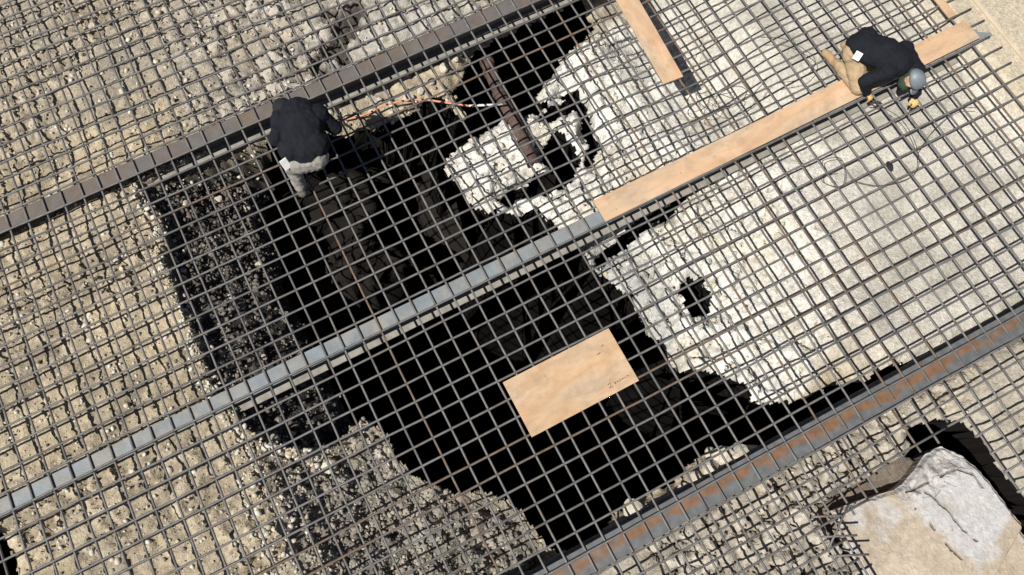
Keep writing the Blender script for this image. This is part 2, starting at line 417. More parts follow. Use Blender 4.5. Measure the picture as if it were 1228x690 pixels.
def build_ground():
    nx = int(round((X1 - X0) / STEP)) + 1; ny = int(round((Y1 - Y0) / STEP)) + 1
    gx = np.linspace(X0, X1, nx); gy = np.linspace(Y0, Y1, ny)
    x, y = np.meshgrid(gx, gy)
    wx = x + 0.07 * fbm(x, y, 3.0, 4, 3) + 0.03 * fbm(x, y, 14.0, 3, 8)
    wy = y + 0.07 * fbm(x, y, 3.0, 4, 5) + 0.03 * fbm(x, y, 14.0, 3, 9)
    z = base_height(x, y)
    d_pit = sdist(PIT, wx, wy)
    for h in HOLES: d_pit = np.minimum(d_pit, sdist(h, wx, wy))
    d_ledge = sdist(LEDGE, wx, y + 0.8 * (wy - y)) + 0.02 * fbm(x, y, 24, 2, 88)
    d_heap = sdist(HEAP, wx, wy)
    d_white = np.minimum(sdist(WHITE, wx, wy), sdist(WHITE2, wx + 0.2 * fbm(x, y, 2, 3, 161), wy) + 0.10)
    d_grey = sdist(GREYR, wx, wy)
    d_dt = sdist(DARKTOP, wx, wy)
    d_dig = sdist(DIG, x + 0.35 * (wx - x), y + 0.35 * (wy - y))
    soft = 0.10 + 0.45 * sst(0.25, 0.9, d_pit)
    m_white = np.clip(0.5 - d_white / (2 * soft), 0, 1)
    m_ledge = sst(0.0, -0.07, d_ledge)
    m_heap = sst(0.05, -0.15, d_heap)
    m_conc = sst(8.1, 9.1, x + 0.6 * sst(-3.2, -4.4, y) + 0.25 * fbm(x, y, 1.5, 3, 21)) * (1 - sst(-4.6, -5.0, y))
    m_end = sst(11.12, 11.32, x)
    # fine relief
    rough = 0.030 * fbm(x, y, 6.0, 5, 31) + 0.012 * fbm(x, y, 22.0, 2, 41)
    f1, f2, cid = worley(wx, wy, 5.0, 5)
    i1, i2, iid = worley(wx * 0.5 + wy * 0.2, wy * 1.5 - wx * 0.6, 6.0, 75)
    rock = 0.13 * (cid - 0.5) + 0.06 * fbm(x, y, 5, 4, 55) - 0.07 * sst(0.09, 0.0, f2 - f1) + 0.06 * (iid - 0.5) - 0.04 * sst(0.10, 0.0, i2 - i1)
    g1, g2, gid = worley(x, y, 12.0, 15)
    grav = 0.055 * (0.55 - g1) * (0.4 + 1.2 * gid)
    h1, h2, hid = worley(wx, wy, 3.4, 25)
    lump = 0.26 * (hid - 0.4) * sst(0.6, 0.2, h1) + 0.05 * fbm(x, y, 8, 3, 26)
    z += rough * (1 - 0.75 * m_conc) * (1 - m_white) + rock * m_white * (0.35 + 0.65 * sst(0.9, 0.2, d_pit))
    m_rub = np.maximum(sst(-4.95, -5.05, y) * sst(4.4, 5.0, x) * sst(9.4, 8.4, x), sst(2.6, 3.6, x + 0.5 * fbm(x, y, 1.1, 3, 151)) * sst(0.75, 0.95, y) * sst(8.0, 7.0, x))
    m_rub = m_rub * sst(-0.35, 0.1, fbm(x, y, 1.6, 3, 152)) * (1 - m_white)
    m_left = sst(3.2, 2.4, x) * sst(-0.15, 0.25, fbm(x, y, 0.9, 4, 154)) * (1 - m_white)
    e1, e2, eid = worley(wx, wy, 6.5, 45)
    z += m_rub * (0.10 * (eid - 0.5) - 0.10 * sst(0.16, 0.0, e2 - e1) + 0.03 * fbm(x, y, 9, 3, 153))
    n1, n2, nid = worley(wx, wy, 11.0, 65)
    z += m_left * (0.05 * (nid - 0.5) - 0.06 * sst(0.14, 0.0, n2 - n1) * (vnoise(x, y, 3, 66) > 0.35))
    z += 0.4 * grav * (1 - m_conc) * (1 - m_white)
    # shelf and steep bank between the tan ground and the pit
    shelf = -0.30 - 0.85 * np.clip((x - 2.15) / 0.95, 0, 1.2) + 0.14 * fbm(x, y, 2.6, 4, 61) + grav
    z = z * (1 - m_ledge) + shelf * m_ledge
    heap = -0.28 - 0.48 * np.clip((x - 2.1) / 0.8, 0, 1) - 0.1 * np.clip((x - 3.0), 0, 2) + lump + grav
    z = z * (1 - m_heap) + heap * m_heap
    z -= 0.16 * sst(0.02, -0.08, d_dt + 0.10 + 0.4 * fbm(x, y, 4, 4, 171))
    # crumbled pit lip
    lip = sst(0.16, 0.0, d_pit) * (0.05 + 0.14 * vnoise(x, y, 7, 77))
    z -= lip * (1 - m_heap * 0.5)
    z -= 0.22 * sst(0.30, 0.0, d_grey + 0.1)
    # dug-out hole without mesh
    digz = -0.50 + 0.08 * fbm(x, y, 3, 4, 71) 
    m_dig = sst(0.0, -0.03, d_dig)
    z = z * (1 - m_dig) + digz * m_dig
    z = z * (1 - m_end) + (-0.024 + 0.004 * fbm(x, y, 4, 3, 81)) * m_end
    # sink hole
    hole = d_pit < 0
    dim = np.maximum(sst(5.4, 4.2, x) * sst(-1.7, -0.6, y), 0.9 * sst(5.7, 6.1, x) * sst(0.0, 0.3, y))
    deep = -11.0 + 8.8 * dim + (1.2 + 0.3 * dim) * fbm(x, y, 0.9, 4, 91) + 0.25 * dim * fbm(x, y, 3.5, 4, 92)
    z = np.where(hole, deep, z)
    # meet the surrounding sheet at the border
    bd = np.minimum(np.minimum(x - X0, X1 - x), np.minimum(y - Y0, Y1 - y))
    mb = sst(0.9, 0.0, bd)
    z = z * (1 - mb) + EDGE_Z * mb
    # the void widens below the broken rim
    gy_, gx_ = np.gradient(d_pit, STEP)
    gl = np.maximum(np.hypot(gx_, gy_), 1e-6)
    push = np.where(hole, 2.2 * np.exp(d_pit / 0.45), 0.0)
    px_ = x + gx_ / gl * push; py_ = y + gy_ / gl * push
    verts = np.stack([px_.ravel(), py_.ravel(), z.ravel()], 1)
    # colours of the materials lying there, with some painted shade
    def col(*c): return np.array(c, float)
    t = 0.5 + 0.5 * fbm(x, y, 2.2, 4, 101)
    tan = col(0.46, 0.375, 0.25)[None, None] * (1 - t[..., None]) + col(0.39, 0.335, 0.25)[None, None] * t[..., None]
    # greyer gravelly patches on the tan ground
    mot = (0.72 + 0.5 * vnoise(x, y, 9, 112) * vnoise(x, y, 17, 113) ** 0.5 + 0.16 * gid)[..., None]
    tan = tan * mot
    ra, rb = x * 0.80 + y * 0.60, -x * 0.60 + y * 0.80
    streak = fbm(ra * 0.35, rb * 1.6, 1.6, 4, 114)
    tan = tan * (0.98 + 0.30 * fbm(x, y, 0.75, 4, 115) - 0.30 * sst(0.1, 0.45, streak))[..., None]
    gp = sst(0.0, 0.5, fbm(x, y, 0.8, 4, 111))[..., None]
    c = tan * (1 - 0.55 * gp) + col(0.27, 0.245, 0.21) * 0.55 * gp
    topgrey = (sst(1.2, 2.0, y + 0.25 * (x - 3)) * (0.45 + 0.4 * sst(-0.1, 0.4, streak)))[..., None]
    c = c * (1 - topgrey) + (col(0.31, 0.28, 0.235) * (0.9 + 0.35 * fbm(x, y, 1.0, 4, 116)[..., None])) * topgrey
    conc = col(0.475, 0.448, 0.39)[None, None] * (0.86 + 0.28 * t[..., None])
    stain = sst(0.0, 0.5, fbm(x, y, 1.3, 4, 121))[..., None]
    conc = conc * (1 - 0.24 * stain) * (0.78 + 0.42 * vnoise(x, y, 4.5, 122)[..., None])
    ml_ = (m_left * 0.75)[..., None]; c = c * (1 - ml_) + (col(0.39, 0.33, 0.245) * (0.5 + 0.8 * nid[..., None]) * (1 - 0.5 * sst(0.10, 0.02, n2 - n1)[..., None])) * ml_  # fissure shade put into the colour, here and for the rubble below
    mr_ = (m_rub * 0.8)[..., None]; c = c * (1 - mr_) + (col(0.40, 0.365, 0.315) * (0.55 + 0.75 * eid[..., None]) * (1 - 0.6 * sst(0.10, 0.02, e2 - e1)[..., None])) * mr_
    mc = m_conc[..., None]; c = c * (1 - mc) + conc * mc
    br = (sst(-4.75, -4.95, y) * sst(3.6, 4.6, x) * (1 - m_rub))[..., None]
    c = c * (1 - br) + (col(0.37, 0.335, 0.275) * (0.8 + 0.4 * t[..., None])) * br
    white = col(0.64, 0.62, 0.57)[None, None] * (0.80 + 0.3 * cid[..., None])
    yel = sst(0.1, 0.5, fbm(x, y, 1.7, 4, 131))[..., None]
    w2 = sst(0.15, -0.1, sdist(WHITE2, wx, wy))[..., None]
    white = white * (1 - 0.35 * w2)
    white = white * (1 - 0.5 * yel) + col(0.55, 0.49, 0.37) * 0.5 * yel
    dirt_shade = np.maximum(sst(0.055, 0.01, f2 - f1) * (vnoise(x, y, 2.5, 132) > 0.35), 0.8 * sst(0.05, 0.0, i2 - i1) * (vnoise(x, y, 3.1, 133) > 0.5))[..., None]  # crevice shade painted along the cracks of the white rock
    white = white * (1 - 0.6 * dirt_shade) + col(0.16, 0.135, 0.10) * 0.6 * dirt_shade
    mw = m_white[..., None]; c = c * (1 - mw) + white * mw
    mg = sst(0.12, -0.12, d_grey)[..., None] * 0.75; c = c * (1 - mg) + col(0.33, 0.325, 0.31) * mg  # weaker light on the sloping rock face painted as grey
    dark = col(0.045, 0.041, 0.038)[None, None] * (0.6 + 0.8 * gid[..., None])
    spk = (sst(0.55, 0.72, gid) * sst(0.6, 0.3, g1) * sst(-0.1, 0.35, fbm(x, y, 2.4, 3, 141)))[..., None]
    dark = dark * (1 - spk) + col(0.27, 0.25, 0.22) * spk
    ml = sst(0.01, -0.05, d_ledge)[..., None]; c = c * (1 - ml) + dark * ml
    hp = col(0.27, 0.25, 0.215)[None, None] * (0.30 + 0.9 * gid[..., None] * (0.5 + hid[..., None]))
    mh = m_heap[..., None]; c = c * (1 - mh) + hp * mh
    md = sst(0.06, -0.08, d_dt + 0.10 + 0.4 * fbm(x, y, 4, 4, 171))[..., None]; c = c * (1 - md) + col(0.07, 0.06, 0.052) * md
    mgd = sst(0.03, -0.03, d_dig)[..., None]; c = c * (1 - mgd) + (col(0.15, 0.122, 0.098) * (0.7 + 0.6 * t[..., None])) * mgd
    me_ = m_end[..., None]; c = c * (1 - me_) + (col(0.46, 0.40, 0.30) * (0.92 + 0.16 * t[..., None])) * me_
    idx = np.arange(nx * ny).reshape(ny, nx)
    q = np.stack([idx[:-1, :-1], idx[:-1, 1:], idx[1:, 1:], idx[1:, :-1]], -1).reshape(-1, 4)
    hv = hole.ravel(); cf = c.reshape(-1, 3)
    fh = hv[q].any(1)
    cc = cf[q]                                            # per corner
    void_shade = np.array([0.0065, 0.005, 0.0045])  # darkness of the void put into a near-black colour
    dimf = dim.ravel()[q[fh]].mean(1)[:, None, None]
    cc[fh] = void_shade * (1 - dimf) + np.array([0.017, 0.0145, 0.0125]) * dimf
    dg = (d_dig.ravel()[q].max(1) < 0.03) & (~fh)
    # outer sheet to the horizon
    nv = len(verts)
    B = 150.0
    ext = np.array([[-B, -B, EDGE_Z], [B, -B, EDGE_Z], [B, B, EDGE_Z], [-B, B, EDGE_Z]])
    verts = np.concatenate([verts, ext])
    cA, cB, cC, cD = idx[0, 0], idx[0, -1], idx[-1, -1], idx[-1, 0]
    eq = np.array([[nv, nv + 1, cB, cA], [nv + 1, nv + 2, cC, cB], [nv + 2, nv + 3, cD, cC], [nv + 3, nv, cA, cD]])
    q = np.concatenate([q, eq])
    cc = np.concatenate([cc, np.tile(np.array([0.40, 0.34, 0.25]), (4, 4, 1))])
    me = bpy.data.meshes.new('ground')
    me.vertices.add(len(verts)); me.vertices.foreach_set('co', verts.ravel())
    me.loops.add(q.size); me.loops.foreach_set('vertex_index', q.ravel())
    me.polygons.add(len(q))
    me.polygons.foreach_set('loop_start', np.arange(len(q)) * 4)
    me.polygons.foreach_set('loop_total', np.full(len(q), 4))
    me.update(calc_edges=True)
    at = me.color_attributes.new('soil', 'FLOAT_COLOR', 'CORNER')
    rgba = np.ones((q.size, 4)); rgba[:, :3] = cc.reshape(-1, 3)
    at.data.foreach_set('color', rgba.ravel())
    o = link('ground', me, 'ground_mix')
    tag(o, 'tan gravelly ground and pale broken rock around the black sinkhole', None, None, 'structure')
    return dict(x=x, y=y, z=z, d_pit=d_pit, d_ledge=d_ledge, d_heap=d_heap, d_dig=d_dig, m_white=m_white, m_conc=m_conc, m_end=m_end, nx=nx, ny=ny)

G = build_ground()
def gz(px, py):
    i = int(round((px - X0) / STEP)); j = int(round((py - Y0) / STEP))
    i = min(max(i, 0), G['nx'] - 1); j = min(max(j, 0), G['ny'] - 1)
    return float(G['z'][j, i])
def gget(key, px, py):
    i = min(max(int(round((px - X0) / STEP)), 0), G['nx'] - 1); j = min(max(int(round((py - Y0) / STEP)), 0), G['ny'] - 1)
    return float(G[key][j, i])

# ------------------------------------------------------------------ steel beams
def i_beam(name, yc, width, depth, ztop, x0, x1, material, label):
    root = empty(name, (0.5 * (x0 + x1), yc, ztop - depth))
    ln = x1 - x0; tf = 0.018; tw = 0.012
    bm = bmesh.new(); add_box(bm, 0, 0, depth - tf / 2, ln, width, tf, bevel=0.004)
    from_bm('top_flange', bm, material, root)
    bm = bmesh.new(); add_box(bm, 0, 0, depth / 2, ln - 0.004, tw, depth - 2 * tf - 0.002)
    from_bm('web', bm, material, root)
    bm = bmesh.new(); add_box(bm, 0, 0, tf / 2, ln, width * 1.3, tf, bevel=0.004)
    from_bm('bottom_flange', bm, 'beam_dusty', root)
    tag(root, label, 'beam', 'parallel steel beams under the mesh')
    return root
BZ = -0.024
i_beam('steel_beam', 0.915, 0.185, 0.26, BZ, -2.2, 10.9, 'beam_grey', 'dull grey-brown steel beam under the mesh, topmost of the three')
i_beam('steel_beam', -1.918, 0.172, 0.26, BZ, -2.2, 11.5, 'beam_blue', 'blue-grey painted steel beam crossing the middle of the pit')
i_beam('steel_beam', -4.868, 0.25, 0.26, BZ, -2.2, 12.2, 'beam_rust', 'steel beam with an orange rust stripe, lowest of the three')

# ------------------------------------------------------------------ rebar mesh
CELL = 0.2
BAR_R = 0.0117
mesh_root = empty('rebar_mesh', (0, 0, 0))
tag(mesh_root, 'grey welded square grid of reinforcing bars laid over the beams and pit', 'rebar mesh')

def inside(poly, px, py):
    r = False; n = len(poly)
    for i in range(n):
        a = poly[i]; b = poly[(i + 1) % n]
        if (a[1] > py) != (b[1] > py):
            if px < a[0] + (py - a[1]) / (b[1] - a[1]) * (b[0] - a[0]): r = not r
    return r

def bar_line(p0, p1, z, cut=True, jit=0.006):
    """split a bar where the mesh has been cut away, and build each piece"""
    p0 = Vector((p0[0], p0[1], z)); p1 = Vector((p1[0], p1[1], z))
    L = (p1 - p0).length
    n = max(2, int(L / 0.02))
    runs = []; cur = None
    for i in range(n + 1):
        p = p0.lerp(p1, i / n)
        ok = not (cut and inside(CUT, p.x, p.y))
        if ok:
            if cur is None: cur = [i / n, i / n]
            cur[1] = i / n
        elif cur is not None:
            runs.append(cur); cur = None
    if cur is not None: runs.append(cur)
    d = (p1 - p0).normalized(); side = Vector((-d.y, d.x, 0))
    ph = random.uniform(0, 6.28); am = random.uniform(0.3, 1.0) * jit
    bm_ = random.choices(('rebar_steel', 'rebar_dull', 'rebar_rusty'), (0.6, 0.28, 0.12))[0]
    for a, b in runs:
        if (b - a) * L < 0.12: continue
        a2 = a if a == 0 else a + random.uniform(-0.05, 0.03) / L
        b2 = b if b == 1 else b + random.uniform(-0.03, 0.05) / L
        s = max(2, int((b2 - a2) * L / 0.3) + 1)
        pts = []
        for i in range(s + 1):
            t = a2 + (b2 - a2) * i / s
            p = p0.lerp(p1, t)
            w = math.sin(ph + t * L * 1.3) * am + random.gauss(0, jit * 0.25)
            pts.append(p + side * w + Vector((0, 0, random.gauss(0, 0.0012))))
        tube('bar', pts, BAR_R, bm_, mesh_root, sides=7)

ZV, ZU = -0.0115, 0.0115
YTOP, YBOT, XL, XR = 5.6, -8.4, -2.2, 11.52
for k in range(-10, 57):
    x = k * CELL + random.gauss(0, 0.004)
    if x < XL + 0.05: continue
    dx = random.gauss(0, 0.006)
    if k < 37:
        bar_line((x - dx, YTOP), (x + dx, YBOT), ZV)
    else:
        bar_line((x - dx, YTOP), (x + dx, -4.93 - random.uniform(0, 0.06)), ZV)
for k in range(37, 57):
    x = (k - 0.45) * CELL + random.gauss(0, 0.004)
    bar_line((x, -4.99 - random.uniform(0, 0.04)), (x + random.gauss(0, 0.006), YBOT), ZV - 0.002)
for j in range(-28, 43):
    y = -j * CELL + random.gauss(0, 0.004)
    dy = random.gauss(0, 0.006)
    bar_line((XL, y - dy), (XR - random.uniform(0, 0.1), y + dy), ZU)

# wire ties at the crossings
tv, tf_ = [], []
for k in range(-2, 57):
    for j in range(-18, 38):
        if random.random() > 0.5: continue
        x, y = k * CELL, -j * CELL
        if inside(CUT, x, y) or x > 11.4: continue
        if y < -5.0 and k > 36: continue
        sg = random.choice((-1, 1)); a = math.radians(45 * sg + random.uniform(-8, 8))
        dx, dy = math.cos(a) * 0.021, math.sin(a) * 0.021
        pts = [Vector((x - dx, y - dy, -0.018)), Vector((x - dx * 0.7, y - dy * 0.7, 0.012)), Vector((x, y, 0.0255)), Vector((x + dx * 0.7, y + dy * 0.7, 0.012)), Vector((x + dx, y + dy, -0.018))]
        v, f = tube_data(pts, 0.0022, 4)
        o = len(tv); tv += [tuple(q) for q in v]; tf_ += [tuple(i + o for i in ff) for ff in f]
me = bpy.data.meshes.new('tie_wire'); me.from_pydata(tv, [], tf_)
tag(link('tie_wire', me, 'wire_steel', mesh_root), kind='stuff')

# ------------------------------------------------------------------ boards
def board(name, corners, z0, th, material, label, cat='board', group=None):
    """corners: centre line start, end, width"""
    a, b, w = Vector((*corners[0], 0)), Vector((*corners[1], 0)), corners[2]
    d = b - a; L = d.length; ang = math.atan2(d.y, d.x)
    bm = bmesh.new()
    add_box(bm, 0, 0, th / 2, L, w, th, bevel=0.002)
    o = from_bm(name, bm, material)
    o.location = ((a.x + b.x) / 2, (a.y + b.y) / 2, z0)
    o.rotation_euler = (0, 0, ang)
    tag(o, label, cat, group)
    return o
BT = 0.0235
ply = board('plywood_sheet', ((4.645, -3.333), (5.84, -3.327), 0.605), BT, 0.018, 'plywood', 'short rectangular plywood sheet lying on the mesh over the black pit', 'plywood')
def stroke(name, pts, r, parent, z):
    tube(name, [(p[0], p[1], z) for p in pts], r, 'ink', parent, sides=4)
# pencilled note near the lower right corner (local coordinates of the sheet)
bmn = []
zz = 0.0182
marks = [[(0.30, -0.20), (0.335, -0.19), (0.33, -0.215), (0.30, -0.235), (0.34, -0.235)], [(0.37, -0.205), (0.375, -0.225), (0.39, -0.205)], [(0.40, -0.22), (0.412, -0.205), (0.42, -0.222)],
         [(0.435, -0.20), (0.437, -0.222)], [(0.45, -0.218), (0.465, -0.205), (0.475, -0.22)], [(0.485, -0.207), (0.5, -0.215)], [(0.51, -0.205), (0.53, -0.212)],
         [(0.44, 0.165), (0.46, 0.18), (0.475, 0.165), (0.46, 0.15)], [(0.36, 0.115), (0.40, 0.12)]]
vs_all, fs_all = [], []
for mk in marks:
    v, f = tube_data([(p[0], p[1], zz) for p in mk], 0.0032, 4)
    o = len(vs_all); vs_all += [tuple(q) for q in v]; fs_all += [tuple(i + o for i in ff) for ff in f]
me = bpy.data.meshes.new('pencil_note'); me.from_pydata(vs_all, [], fs_all)
link('pencil_note', me, 'ink', ply)
board('walk_board', ((6.385, -1.865), (11.285, -1.84), 0.272), BT, 0.02, 'plywood_long', 'long tan board on the blue-grey beam that the kneeling worker is on')
board('walk_board', ((7.90, -0.855), (8.07, 1.585), 0.245), BT, 0.02, 'plywood_long', 'shorter tan board lying across the beams with its end over the pale rock')
board('walk_board', ((11.19, -1.60), (11.21, -0.2), 0.10), BT, 0.02, 'plywood_long', 'narrow tan board by the concrete edge beyond the end of the long board')

# concrete edge strip at the far end
bm = bmesh.new(); add_box(bm, 0, 0, 0.012, 0.045, 12.0, 0.05, bevel=0.004)
o = from_bm('edge_strip', bm, 'timber_strip'); o.location = (11.60, 0.0, -0.03)
tag(o, 'thin straight timber strip set in the concrete past the bar ends', 'strip')

# ------------------------------------------------------------------ rocks and gravel
def stone_mesh(name, seed, sub=1):
    r = random.Random(seed)
    bm = bmesh.new()
    bmesh.ops.create_icosphere(bm, subdivisions=sub, radius=1.0)
    ax = [Vector((r.gauss(0, 1), r.gauss(0, 1), r.gauss(0, 1))).normalized() for _ in range(7)]
    of = [r.uniform(0.55, 0.9) for _ in ax]
    sc = Vector((r.uniform(0.8, 1.25), r.uniform(0.7, 1.1), r.uniform(0.55, 0.85)))
    for v in bm.verts:
        p = v.co.copy()
        for a, d in zip(ax, of):
            e = p.dot(a)
            if e > d: p -= a * (e - d)
        v.co = Vector((p.x * sc.x, p.y * sc.y, p.z * sc.z)) * r.uniform(0.93, 1.07)
    me = bpy.data.meshes.new(name)
    bm.to_mesh(me); bm.free()
    return me

STONES = [stone_mesh('stone', s, 1) for s in range(10)]
base_np = []
for me in STONES:
    v = np.zeros(len(me.vertices) * 3); me.vertices.foreach_get('co', v)
    f = np.array([p.vertices[:] for p in me.polygons])
    base_np.append((v.reshape(-1, 3), f))
def scatter(name, spots, material, label):
    V, F = [], []; o = 0
    for (x, y, z, s) in spots:
        bv, bf = base_np[random.randrange(10)]
        q = Quaternion((random.gauss(0, 1), random.gauss(0, 1), random.gauss(0, 1), random.gauss(0, 1))).normalized().to_matrix()
        V.append(bv @ np.array(q).T * s + np.array([x, y, z])); F.append(bf + o); o += len(bv)
    V = np.concatenate(V); F = np.concatenate(F)
    me = bpy.data.meshes.new(name)
    me.vertices.add(len(V)); me.vertices.foreach_set('co', V.ravel())
    me.loops.add(F.size); me.loops.foreach_set('vertex_index', F.ravel())
    me.polygons.add(len(F)); me.polygons.foreach_set('loop_start', np.arange(len(F)) * 3); me.polygons.foreach_set('loop_total', np.full(len(F), 3))
    me.update(calc_edges=True)
    return tag(link(name, me, material), label, 'gravel', None, 'stuff')

def pick(n, box, test, smin, smax, sink=0.25):
    out = []; tries = 0
    while len(out) < n and tries < n * 60:
        tries += 1
        x = random.uniform(box[0], box[1]); y = random.uniform(box[2], box[3])
        if not test(x, y): continue
        s = smin * (smax / smin) ** (random.random() ** 2.2)
        out.append((x, y, gz(x, y) + s * (0.5 - sink), s))
    return out
grey_spots = pick(3600, (2.2, 4.5, -5.0, -2.5), lambda x, y: gget('d_heap', x, y) < 0.05 and gget('d_pit', x, y) > 0.02, 0.012, 0.045)
bank_spots = pick(4200, (2.0, 3.9, -4.0, 0.9), lambda x, y: gget('d_ledge', x, y) < -0.04 and gget('d_pit', x, y) > 0.02 and random.random() < (1.0 if y > -0.7 else 0.3), 0.010, 0.045)
grey_spots += pick(7000, (-0.8, 7.0, -6.5, 4.0), lambda x, y: gget('d_pit', x, y) > 0.02 and gget('m_conc', x, y) < 0.3 and gget('m_white', x, y) < 0.3 and gget('d_dig', x, y) > 0.03, 0.008, 0.03)
scatter('bank_gravel', bank_spots, 'charcoal_stone', 'charcoal rubble on the sloping bank left of the pit')
scatter('gravel', grey_spots, 'gravel_stone', 'loose grey gravel heaped beside the pit under the mesh')
pale_spots = pick(900, (4.3, 9.0, -5.6, 2.2), lambda x, y: gget('d_pit', x, y) > 0.015 and gget('d_dig', x, y) > 0.03 and (gget('d_pit', x, y) < 0.25 or gget('m_white', x, y) > 0.6), 0.010, 0.05)
pale_spots += pick(5000, (-0.8, 4.6, -4.5, 4.2), lambda x, y: gget('d_ledge', x, y) > 0.05 and gget('d_pit', x, y) > 0.05, 0.008, 0.03)
pale_spots += pick(900, (1.9, 4.2, -2.9, 1.0), lambda x, y: abs(gget('d_ledge', x, y)) < 0.14 * random.random() ** 0.5 and gget('d_pit', x, y) > 0.05, 0.012, 0.045)
pale_spots += pick(700, (1.7, 2.7, -4.4, -2.3), lambda x, y: abs(gget('d_heap', x, y)) < 0.25, 0.010, 0.045)
pale_spots += pick(260, (-0.8, 5.4, -4.5, 4.2), lambda x, y: gget('d_ledge', x, y) > 0.1 and gget('d_heap', x, y) > 0.1 and gget('d_pit', x, y) > 0.1, 0.03, 0.065, 0.45)
scatter('pale_rubble', pale_spots, 'pale_stone', 'crumbs of pale broken rock along the pit edge')

BIG = [stone_mesh('rock', 100 + s, 2) for s in range(6)]
def rock(x, y, s, label, material='pale_stone', k=0, z=None, rz=None, group=None, sc=(1, 1, 1)):
    me = BIG[k % 6].copy()
    o = link('rock', me, material)
    zb = gz(x, y) if z is None else z
    if zb < -2.0: zb = -0.42
    o.location = (x, y, zb + s * 0.25)
    o.scale = (s * sc[0], s * sc[1], s * sc[2])
    o.rotation_euler = (0, 0, random.uniform(0, 6.28) if rz is None else rz)
    tag(o, label, 'rock', group)
    return o
rock(5.24, -4.68, 0.15, 'cream wedge-shaped rock caught against the upper edge of the rusty beam', k=1, sc=(0.75, 1.15, 1.0), rz=0.3)
rock(2.35, -2.42, 0.09, 'tan rock at the corner of the tan ground just below the blue-grey beam', k=2)
rock(2.72, -2.85, 0.10, 'round yellowish rock on top of the grey gravel heap', k=3)
rock(4.36, 0.80, 0.07, 'small orange-tan rock beside the standing worker under the upper beam', k=0)
for i, (x, y, s) in enumerate([(2.6, -3.2, .08), (2.95, -2.95, .07), (3.2, -3.4, .08), (3.5, -3.75, .09), (3.1, -3.9, .07), (3.8, -4.1, .10), (4.1, -4.35, .09), (3.55, -4.3, .07), (4.0, -4.6, .08), (2.9, -3.6, .06)]):
    rock(x, y, s, 'angular grey rock lying in the gravel heap below the pit', 'gravel_stone', i, group='rocks in the gravel heap')
for i, (x, y, s) in enumerate([(2.45, 0.55, .06), (2.75, 0.62, .07), (3.0, 0.45, .06), (2.6, 0.1, .05), (2.85, -0.3, .06), (2.5, -0.7, .05), (2.9, -1.0, .06), (2.55, -1.5, .05)]):
    rock(x, y, s, 'pale rock lying on the dark sloping bank left of the pit', 'pale_stone', i, group='rocks on the dark bank')
for i, (x, y, s) in enumerate([(5.58, 0.68, .07), (5.25, 0.58, .08), (5.05, 0.60, .06), (4.8, 0.58, .07), (5.42, 0.62, .06), (5.80, 0.76, .07), (4.62, 0.62, .06), (4.93, 0.70, .05), (5.12, 0.50, .05), (5.98, 0.82, .05)]):
    rock(x, y, s, 'cream rock on the pit edge just below the upper beam', 'pale_stone', i, group='rocks on the upper pit edge')

for i, (x, y, s) in enumerate([(6.10, -4.66, .13), (6.27, -4.64, .14), (6.43, -4.70, .14), (5.92, -4.70, .09), (5.76, -4.72, .07), (6.58, -4.75, .12), (6.20, -4.55, .08)]):
    rock(x, y, s, 'pale rock piled against the pit side of the rusty beam', 'pale_stone', i, group='rocks against the rusty beam')

